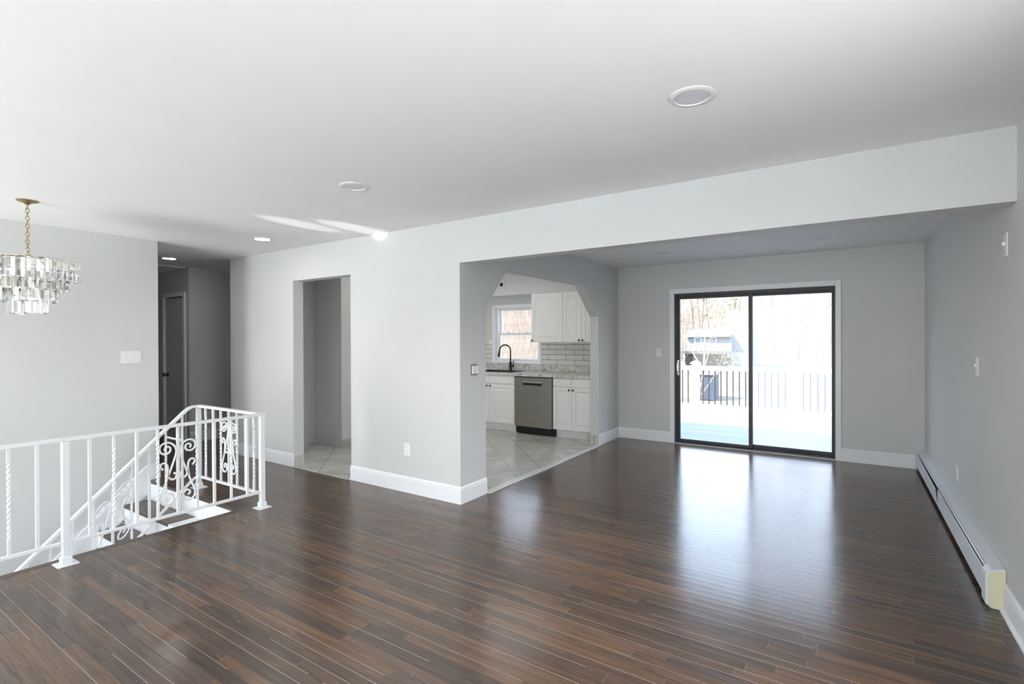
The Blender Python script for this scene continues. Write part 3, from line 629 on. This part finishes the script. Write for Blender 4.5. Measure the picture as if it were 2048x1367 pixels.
# ------------------------------------------------------------------ iron railing
RX, RY, DXR = -4.14, 2.42, -5.20
rl = thing('stair_railing', (-4.6, 2.0, 0), 'white wrought iron railing with scrolls around the open stairs', 'railing')
TOP, BOT = 0.788, 0.142
def post(x, y, z0, z1):
    p = box('post', RAIL, x-0.019, x+0.019, y-0.019, y+0.019, z0+0.006, z1-0.006, rl, bevel=0.003)
    b_ = box('base_plate', RAIL, x-0.055, x+0.055, y-0.055, y+0.055, z0, z0+0.008, p, bevel=0.003)
    c = MB(); c.box(x-0.028, x+0.028, y-0.028, y+0.028, z0+0.008, z0+0.052); c.build('shoe', RAIL, p, bevel=0.006)
    return p
for x, y in ((RX, 1.125), (RX, RY), (DXR-0.02, RY), (RX, -0.25), (RX, -1.6)): post(x, y, 0, TOP-0.004)
def bar(name, pts, wd, ht_):
    """flat bar with its wide side level"""
    pts = [Vector(p) for p in pts]; c = MB(); rings = []
    for i, p in enumerate(pts):
        t_ = (pts[min(i+1, len(pts)-1)]-pts[max(i-1, 0)]).normalized(); s_ = t_.cross(Vector((0, 0, 1))).normalized(); n_ = s_.cross(t_)
        rings.append([c.bm.verts.new(p+s_*a*wd/2+n_*b_*ht_/2) for a, b_ in ((-1, -1), (1, -1), (1, 1), (-1, 1))])
    for A, B in zip(rings, rings[1:]):
        for k in range(4): c.bm.faces.new((A[k], A[(k+1) % 4], B[(k+1) % 4], B[k]))
    c.bm.faces.new(rings[0][::-1]); c.bm.faces.new(rings[-1])
    return c.build(name, RAIL, rl, bevel=0.002)
bar('top_rail', [(RX, -2.2, TOP+0.01), (RX, RY+0.03, TOP)], 0.042, 0.022)
bar('top_rail', [(RX-0.018, RY, TOP), (DXR-0.02, RY, TOP)], 0.042, 0.022)
bar('bottom_rail', [(RX, -2.2, BOT), (RX, RY-0.02, BOT-0.006)], 0.026, 0.019)
bar('bottom_rail', [(RX-0.02, RY, BOT-0.024), (DXR, RY, BOT-0.03)], 0.026, 0.019)
SL = 0.918
def ztop(y): return TOP-0.004 if y > 2.325 else TOP-0.004-SL*(2.325-y)
def zbot(y): return 0.112 if y > 2.375 else 0.112-SL*(2.375-y)
bar('top_rail', [(DXR, RY+0.02, TOP), (DXR, 2.36, TOP-0.001), (DXR, 2.325, TOP-0.012), (DXR, 2.28, ztop(2.28)), (DXR, 0.95, ztop(0.95))], 0.042, 0.022)
bar('bottom_rail', [(DXR, RY-0.015, 0.112), (DXR, 2.385, 0.11), (DXR, 2.35, zbot(2.35)), (DXR, 1.0, zbot(1.0))], 0.026, 0.019)
post(DXR, 0.97, -1.33, ztop(0.97)-0.01)
def baluster(x, y, z0, z1, tw):
    n = 44 if tw else 2; zs = [z0+(z1-z0)*i/(n-1) for i in range(n)]
    ro = [pi/4]*n
    if tw:
        for i in range(n):
            u = (i/(n-1)-0.14)/0.72; ro[i] = pi/4 + max(0, min(1, u))*pi*7
    c = MB(); c.tube([(x, y, z) for z in zs], 0.0108 if tw else 0.0122, 4, rot=ro, upv=(1, 0, 0)); return c.build('twisted_baluster' if tw else 'baluster', RAIL, rl)
for y, tw in ((0.864, 1), (0.991, 0), (1.25, 0), (1.381, 1), (1.513, 0), (1.643, 1), (1.775, 0), (1.907, 1), (2.033, 0), (2.163, 1), (2.294, 0),
              (0.735, 0), (0.605, 1), (0.475, 0), (0.345, 1), (0.215, 0), (0.085, 1), (-0.045, 0)):
    baluster(RX, y, BOT, TOP-0.004, tw)
for x, tw in ((-5.085, 1), (-4.945, 0), (-4.808, 1), (-4.668, 0), (-4.532, 1), (-4.39, 0), (-4.262, 1)): baluster(x, RY, BOT-0.026, TOP-0.004, tw)
for y, tw in ((2.265, 0), (2.128, 1), (1.995, 0), (1.860, 1), (1.723, 0), (1.592, 1), (1.455, 0), (1.319, 1), (1.183, 0), (1.05, 1)): baluster(DXR, y, zbot(y), ztop(y)-0.002, tw)
MAIN = [(0.078, 0.610), (0.088, 0.622), (0.080, 0.637), (0.062, 0.640), (0.050, 0.624), (0.056, 0.600), (0.082, 0.588), (0.110, 0.600), (0.121, 0.628), (0.110, 0.658), (0.078, 0.671), (0.042, 0.660), (0.016, 0.625), (0.012, 0.585),
        (0.030, 0.525), (0.060, 0.440), (0.092, 0.350), (0.116, 0.285), (0.110, 0.240), (0.082, 0.220), (0.052, 0.228), (0.034, 0.255), (0.040, 0.285), (0.062, 0.298), (0.080, 0.285), (0.078, 0.267), (0.066, 0.262)]
OUTER = [(0.098, 0.478), (0.108, 0.488), (0.116, 0.503), (0.107, 0.522), (0.086, 0.523), (0.071, 0.500), (0.068, 0.462), (0.076, 0.400)]
INNER = [(0.030, 0.437), (0.020, 0.440), (0.010, 0.425), (0.018, 0.402), (0.040, 0.396), (0.060, 0.415), (0.068, 0.455)]
def scrolls(fn):
    for sgn in (-1, 1):
        for path in (MAIN, OUTER, INNER):
            pts = [fn(sgn*u, v) for u, v in path]
            c = MB(); c.tube(spline(pts, 5), 0.0072, 6); c.build('scroll' if path is MAIN else 'small_scroll', RAIL, rl, smooth=50)
scrolls(lambda u, v: (RX, 1.775+u, v)); scrolls(lambda u, v: (-4.668+u, RY, v))
scrolls(lambda u, v: (DXR, 1.726+u*1.03, ztop(1.726)+SL*u-0.01+(v-0.78)))

# ------------------------------------------------------------------ chandelier
CX, CY = -5.01, 1.156
ch = thing('chandelier', (CX, CY, 1.55), 'tiered crystal prism chandelier on a brass chain above the stairs', 'chandelier')
c = MB(); c.lathe((CX, CY, H), [(0, 0), (0.062, 0), (0.062, -0.006), (0.05, -0.012), (0.022, -0.020), (0.012, -0.03), (0, -0.03)], 32); c.build('canopy', BRASS, ch, smooth=40)
c = MB(); zc = H-0.028; k = 0
while zc > 2.045:
    pts = []
    for i in range(14):
        a = 2*pi*i/14; u = 0.0105*cos(a); v = 0.0185*sin(a)
        pts.append((CX+(u if k % 2 == 0 else 0)+0.002*sin(k*1.3), CY+(u if k % 2 else 0), zc-0.018+v))
    c.tube(pts, 0.0028, 6, closed=True); zc -= 0.0285; k += 1
c.build('chain', BRASS, ch, smooth=True)
c = MB()
tiers = [(0.285, 2.000, 1.856, 36), (0.228, 1.925, 1.786, 28), (0.166, 1.845, 1.700, 20), (0.104, 1.740, 1.612, 13)]
for R_, zt, zb_, n in tiers:
    c.tube([(CX+R_*cos(2*pi*i/40), CY+R_*sin(2*pi*i/40), zt+0.004) for i in range(40)], 0.0025, 6, closed=True)
for i in range(6):
    a = 2*pi*i/6
    c.tube([(CX, CY, 2.03), (CX+0.285*cos(a), CY+0.285*sin(a), 2.004)], 0.004, 6)
    for (R0, z0, _, _), (R1, z1, _, _) in zip(tiers, tiers[1:]): c.tube([(CX+R0*cos(a), CY+R0*sin(a), z0+0.004), (CX+R1*cos(a), CY+R1*sin(a), z1+0.004)], 0.003, 6)
c.tube([(CX, CY, 2.055), (CX, CY, 1.70)], 0.007, 8); c.lathe((CX, CY, 2.045), [(0, 0.012), (0.016, 0.010), (0.022, 0), (0.012, -0.012), (0, -0.012)], 16)
for i in range(5):
    a = 2*pi*i/5+0.3; c.tube([(CX+0.07*cos(a), CY+0.07*sin(a), 1.80), (CX+0.07*cos(a), CY+0.07*sin(a), 1.87)], 0.012, 10); c.tube([(CX, CY, 1.80), (CX+0.07*cos(a), CY+0.07*sin(a), 1.80)], 0.004, 6)
c.build('brass_frame', PALEBR, ch, smooth=45)
for i in range(5):
    a = 2*pi*i/5+0.3; c = MB(); c.lathe((CX+0.07*cos(a), CY+0.07*sin(a), 1.87), [(0.006, 0), (0.014, 0.02), (0.015, 0.035), (0.008, 0.06), (0, 0.075)], 12); c.build('bulb', PLAST, ch, smooth=True)
for R_, zt, zb_, n in tiers:
    for i in range(n):
        a = 2*pi*(i+0.5*(n % 2))/n; h_ = zb_ + rnd.uniform(-0.003, 0.003); tw = rnd.uniform(-0.25, 0.25)
        M_ = Matrix.Translation((CX+R_*cos(a), CY+R_*sin(a), 0)) @ Matrix.Rotation(a+tw, 4, 'Z')
        # triangular bar, flat face outwards, pointed hip ends
        tri = [(0.006, -0.021), (0.006, 0.021), (-0.013, 0.0)]; c = MB()
        rings = [[c.bm.verts.new(M_ @ Vector((x*s_, y*s_, z))) for x, y in tri] for z, s_ in ((zt, 0.8), (zt-0.006, 1), (h_+0.008, 1), (h_, 0.75))]
        for A, B in zip(rings, rings[1:]):
            for q in range(3): c.bm.faces.new((A[q], A[(q+1) % 3], B[(q+1) % 3], B[q]))
        c.bm.faces.new(rings[0]); c.bm.faces.new(rings[-1][::-1])
        c.build('crystal_prism', CRYST, ch)

# ------------------------------------------------------------------ baseboard heater
HY0, HY1, HZ0 = 3.60, 6.985, 0.035
he = thing('baseboard_heater', (XR-0.04, (HY0+HY1)/2, 0), 'long white baseboard heater along the right wall', 'heater')
box('back_panel', HEAT, XR-0.006, XR, HY0+0.06, HY1-0.06, HZ0, 0.212, he)
c = MB(); c.prism([(XR-0.002, HY0+0.06, 0.214), (XR-0.058, HY0+0.06, 0.196), (XR-0.060, HY0+0.06, 0.190), (XR-0.056, HY0+0.06, 0.191), (XR-0.002, HY0+0.06, 0.208)], (0, HY1-HY0-0.12, 0)); c.build('top_hood', HEAT, he)
c = MB(); c.prism([(XR-0.0695, HY0+0.06, 0.1835), (XR-0.0630, HY0+0.06, 0.1905), (XR-0.0605, HY0+0.06, 0.1875), (XR-0.0670, HY0+0.06, 0.1805)], (0, HY1-HY0-0.12, 0)); c.build('damper', HEAT, he)
def cover(y0, y1, tilt0, tilt1):
    c = MB(); P = []
    for y, t_ in ((y0, tilt0), (y1, tilt1)):
        P.append([(XR-0.073, y, HZ0+0.002), (XR-0.0745-t_, y, 0.164), (XR-0.0725-t_, y, 0.172), (XR-0.069-t_, y, 0.172), (XR-0.0705-t_, y, 0.163), (XR-0.070, y, HZ0+0.002)])
    A, B = [[c.bm.verts.new(p) for p in q] for q in P]; k = 6
    for i in range(k): c.bm.faces.new((A[i], A[(i+1) % k], B[(i+1) % k], B[i]))
    c.bm.faces.new(A); c.bm.faces.new(B[::-1]); return c.build('front_cover', HEAT, he)
cover(HY0+0.075, 5.40, 0, 0); cover(5.415, HY1-0.03, 0.014, 0)
c = MB(); c.tube([(XR-0.035, HY0+0.05, 0.10), (XR-0.035, HY1-0.05, 0.10)], 0.011, 10); c.build('copper_pipe', mat('copper', (0.5, 0.25, 0.14), 0.4, 1), he)
fn_ = MB()
for i in range(90):
    y = HY0+0.15+i*(HY1-HY0-0.3)/89; fn_.box(XR-0.062, XR-0.01, y-0.001, y+0.001, 0.068, 0.13)
fn_.build('fins', ALUM, he)['kind'] = 'stuff'
for y0, y1, s_ in ((HY0-0.012, HY0+0.085, -1), (HY1-0.05, HY1+0.012, 1)):
    c = MB(); prof = [(XR-0.001, 0.217), (XR-0.060, 0.203), (XR-0.076, 0.182), (XR-0.081, 0.165), (XR-0.081, 0.0 if s_ < 0 else 0.03), (XR-0.001, 0.0 if s_ < 0 else 0.03)]
    if s_ < 0: prof = [(XR-0.001, 0.217), (XR-0.060, 0.204), (XR-0.078, 0.182), (XR-0.082, 0.165), (XR-0.082, 0.022), (XR-0.060, 0.002), (XR-0.001, 0.002)]
    c.prism([(x, y0, z) for x, z in prof], (0, y1-y0, 0)); e = c.build('end_cap', HEAT, he, bevel=0.004)
    if s_ < 0:
        c = MB(); c.prism([(x, y0-0.0015, z) for x, z in ((XR-0.006, 0.205), (XR-0.056, 0.193), (XR-0.070, 0.176), (XR-0.073, 0.16), (XR-0.068, 0.012), (XR-0.006, 0.008))], (0, 0.003, 0)); c.build('cap_side', CREAM, e)

# ------------------------------------------------------------------ outdoors: deck and its railing
struct(box('deck', DECK, -6.5, 3.5, YS+0.13, 11.16, -0.16, -0.12))
dr = thing('deck_railing', (-1.5, 11.0, -0.12), 'white deck railing with thin black balusters beyond the glass door', 'railing')
PX = [-4.49, -2.68, -0.87, 0.94, 2.75]
for x in PX:
    p = box('post', SIDING, x-0.07, x+0.07, 10.93, 11.07, -0.12, 0.90, dr, bevel=0.006)
    c = MB(); c.box(x-0.09, x+0.09, 10.91, 11.09, 0.90, 0.925); c.lathe((x, 11.0, 0.925), [(0.105, 0), (0.06, 0.03), (0, 0.045)], 4, Matrix.Rotation(pi/4, 3, 'Z')); c.build('post_cap', SIDING, p)
for x0, x1 in zip(PX, PX[1:]):
    box('top_rail', SIDING, x0+0.07, x1-0.07, 10.955, 11.045, 0.765, 0.855, dr, bevel=0.008); box('bottom_rail', SIDING, x0+0.07, x1-0.07, 10.965, 11.035, -0.005, 0.065, dr, bevel=0.006)
    n = 14
    for i in range(n):
        x = x0+0.07+(x1-x0-0.14)*(i+0.7)/(n+0.4)
        c = MB(); c.tube([(x, 11.0, 0.064), (x, 11.0, 0.766)], 0.010, 8); c.build('baluster', BLACK, dr)
# terrain
def gz(x, y):
    r = math.hypot(x, y); ang = -x/max(y, 1.0); s_ = max(0, min(1, (ang-0.36)/0.14)); s_ = s_*s_*(3-2*s_); r0 = 108+(20-108)*s_
    return -2.7 + max(0, r-r0)*0.26 + 0.25*sin(x*0.3)*cos(y*0.21)*(1 if r > 14 else 0)
c = MB(); nx, ny = 70, 60; vs = []
for j in range(ny+1):
    for i in range(nx+1):
        x = -130+190*i/nx; y = 7.2+185*(j/ny)**1.4; vs.append(c.bm.verts.new((x, y, gz(x, y))))
for j in range(ny):
    for i in range(nx):
        a = j*(nx+1)+i; c.bm.faces.new((vs[a], vs[a+1], vs[a+nx+2], vs[a+nx+1]))
struct(c.build('ground', GROUND, smooth=True))
c = MB(); c.box(-40, 40, -40, YF-0.2, -1.5, -1.4); struct(c.build('ground_front', mat('pale_driveway', (0.6, 0.59, 0.57), 0.9)))
# neighbouring house
nb = thing('neighbour_house', (-17.5, 84, -2.7), 'white house with a pale roof and balcony seen through the glass door', 'house')
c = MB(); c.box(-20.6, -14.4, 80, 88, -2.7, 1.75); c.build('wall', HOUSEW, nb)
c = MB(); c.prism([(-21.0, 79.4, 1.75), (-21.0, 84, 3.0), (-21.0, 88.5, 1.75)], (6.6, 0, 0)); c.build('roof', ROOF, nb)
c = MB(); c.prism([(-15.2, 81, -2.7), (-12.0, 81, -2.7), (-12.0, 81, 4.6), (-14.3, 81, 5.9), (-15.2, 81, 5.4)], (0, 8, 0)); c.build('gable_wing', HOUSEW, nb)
for x in (-19.1, -17.0):
    wn = box('window', TRIM, x-0.5, x+0.5, 79.93, 80.0, 0.75, 2.0-0.35, nb); box('pane', GLASSD, x-0.40, x+0.40, 79.90, 79.93, 0.84, 1.56, wn)
c = MB(); c.box(-23, -14.6, 77.4, 80, -0.75, -0.35); bl = c.build('balcony', DWALL, nb)
c = MB(); c.box(-23, -14.6, 77.4, 77.5, 0.55, 0.68)
for i in range(43): c.box(-23+0.2*i, -22.95+0.2*i, 77.42, 77.47, -0.35, 0.55)
c.build('balcony_rail', HOUSEW, bl)
c = MB(); c.box(-21, -14.5, 79.8, 79.95, -2.6, -0.75); c.build('foundation', DWALL, nb)
# shed
sh = thing('garden_shed', (-8.2, 36, -2.7), 'small blue grey garden shed in the yard behind the deck railing', 'shed')
c = MB(); c.box(-9.0, -7.6, 36, 37.6, -2.7, -1.0); c.build('shed_wall', SHED, sh)
c = MB(); c.prism([(-9.1, 35.9, -1.0), (-9.1, 36.8, -0.55), (-9.1, 37.7, -1.0)], (1.6, 0, 0)); c.build('shed_roof', ROOF, sh)
# trees
def branch(c, p, d, L, r, depth, R):
    n = 4; pts = [Vector(p)]; d = Vector(d).normalized(); rad = [r]
    for i in range(n):
        d = (d + Vector((R.uniform(-1, 1), R.uniform(-1, 1), R.uniform(-0.4, 0.7)))*(0.16 if depth else 0.07)).normalized()
        pts.append(pts[-1]+d*L/n); rad.append(r*(1-0.6*(i+1)/n))
    c.tube(pts, rad, 5 if r > 0.03 else 3, caps=False)
    tips = [pts[-1]]
    if depth < 3:
        for k in range(R.randint(4, 6) if depth < 2 else 3):
            i = R.randint(1 if depth else 2, n); a = R.uniform(0, 2*pi)
            side = Vector((cos(a), sin(a), R.uniform(0.1, 0.9)))
            tips += branch(c, pts[i], d*0.55+side*0.75, L*R.uniform(0.4, 0.62), rad[i]*0.62, depth+1, R)
    return tips
def bare_mesh(seed, h_):
    R = random.Random(seed); c = MB(); branch(c, (0, 0, 0), (0, 0, 1), h_, h_*0.016, 0, R); return c
protos = [bare_mesh(s_, 11).build('bare_tree', BARK) for s_ in (1, 2, 3, 4)]
spots = []
R = random.Random(11)
for _ in range(4000):
    if len(spots) >= 56: break
    if R.random() < 0.6: ang = R.uniform(-0.30, 0.34); r = R.uniform(92, 140)
    else: ang = R.uniform(0.42, 0.9); r = R.uniform(34, 75)
    y = r/math.hypot(1, ang); x = -ang*y
    if all(math.hypot(x-a, y-b_) > (6.5 if r > 85 else 5.0) for a, b_ in spots): spots.append((x, y))
for i, (x, y) in enumerate(spots):
    t_ = protos[i] if i < 4 else copy_tree(protos[i % 4])
    s_ = R.uniform(0.8, 1.35); t_.location = (x, y, gz(x, y)-0.15); t_.rotation_euler = (0, 0, R.uniform(0, 6.28)); t_.scale = (s_, s_, s_); t_['_o'] = tuple(t_.location)
    if x < -0.38*y: tag(t_, 'bare leafless tree standing outside the kitchen window', 'tree', 'bare trees outside the kitchen window')
    else: tag(t_, 'bare pale tree on the wooded hillside behind the neighbour house', 'tree', 'bare trees on the far hillside')
# undergrowth nobody could count
c = MB(); R = random.Random(5)
for i in range(9000):
    if R.random() < 0.45: ang = R.uniform(-0.35, 0.4); r = R.uniform(98, 150)
    else: ang = R.uniform(0.40, 1.0); r = R.uniform(26, 75)
    y = r/math.hypot(1, ang); x = -ang*y; z = gz(x, y)-0.1; s_ = 0.8+r/110; h_ = R.uniform(1.5, 6.5)*(0.7+r/110)
    d = Vector((R.uniform(-0.35, 0.35), R.uniform(-0.3, 0.3), 1))*h_; k = R.uniform(-0.25, 0.25)*h_
    c.tube([(x, y, z), Vector((x+k*0.4, y, z))+d*0.5, Vector((x+k, y, z))+d], [0.009*s_, 0.0065*s_, 0.0025*s_], 3, caps=False)
us = c.build('undergrowth', noisy('pale_brush', (0.27, 0.195, 0.15), (0.38, 0.285, 0.225), 0.5, 0.9)); tag(us, 'dense pale leafless brush covering the hillside outside', 'brush', None, 'stuff')
# leafing trees close to the deck
def leafy(loc, h_, lean, seed, label, nl):
    R = random.Random(seed); t_ = thing('leafing_tree', loc, label, 'tree')
    c = MB(); tips = branch(c, loc, lean, h_, h_*0.014, 1, R); c.build('branches', BARK, t_)
    c = MB()
    for i in range(nl):
        p = R.choice(tips)+Vector((R.gauss(0, 0.25), R.gauss(0, 0.25), R.gauss(0, 0.25))); a = Vector((R.uniform(-1, 1), R.uniform(-1, 1), R.uniform(-1, 1))).normalized(); b_ = a.orthogonal().normalized(); s_ = R.uniform(0.04, 0.075)
        c.poly([p-a*s_, p+b_*s_*0.5, p+a*s_, p-b_*s_*0.5])
    f = c.build('leaves', LEAFM, t_); f['kind'] = 'stuff'
leafy((-6.1, 25, -2.7), 5.4, (0.20, 0, 1), 3, 'small leafing tree right of the neighbour house behind the deck railing', 900)
leafy((-8.6, 24, -2.7), 5.4, (0.02, 0, 1), 8, 'small leafing tree left of the neighbour house behind the deck railing', 600)
# the arching twig at the kitchen window
c = MB(); c.tube(spline([(-8.8, 12.5, -2.7), (-8.6, 12.3, 0.5), (-8.3, 12.1, 2.2), (-7.85, 12.0, 2.50), (-7.4, 12.0, 2.3), (-7.1, 12.0, 1.85)], 6), 0.011, 6)
tag(c.build('arching_branch', BARK, origin=(-8.8, 12.5, -2.7)), 'single thin arching stem outside the upper kitchen window pane', 'branch')

for ob in bpy.data.objects:
    if '_o' in ob: del ob['_o']
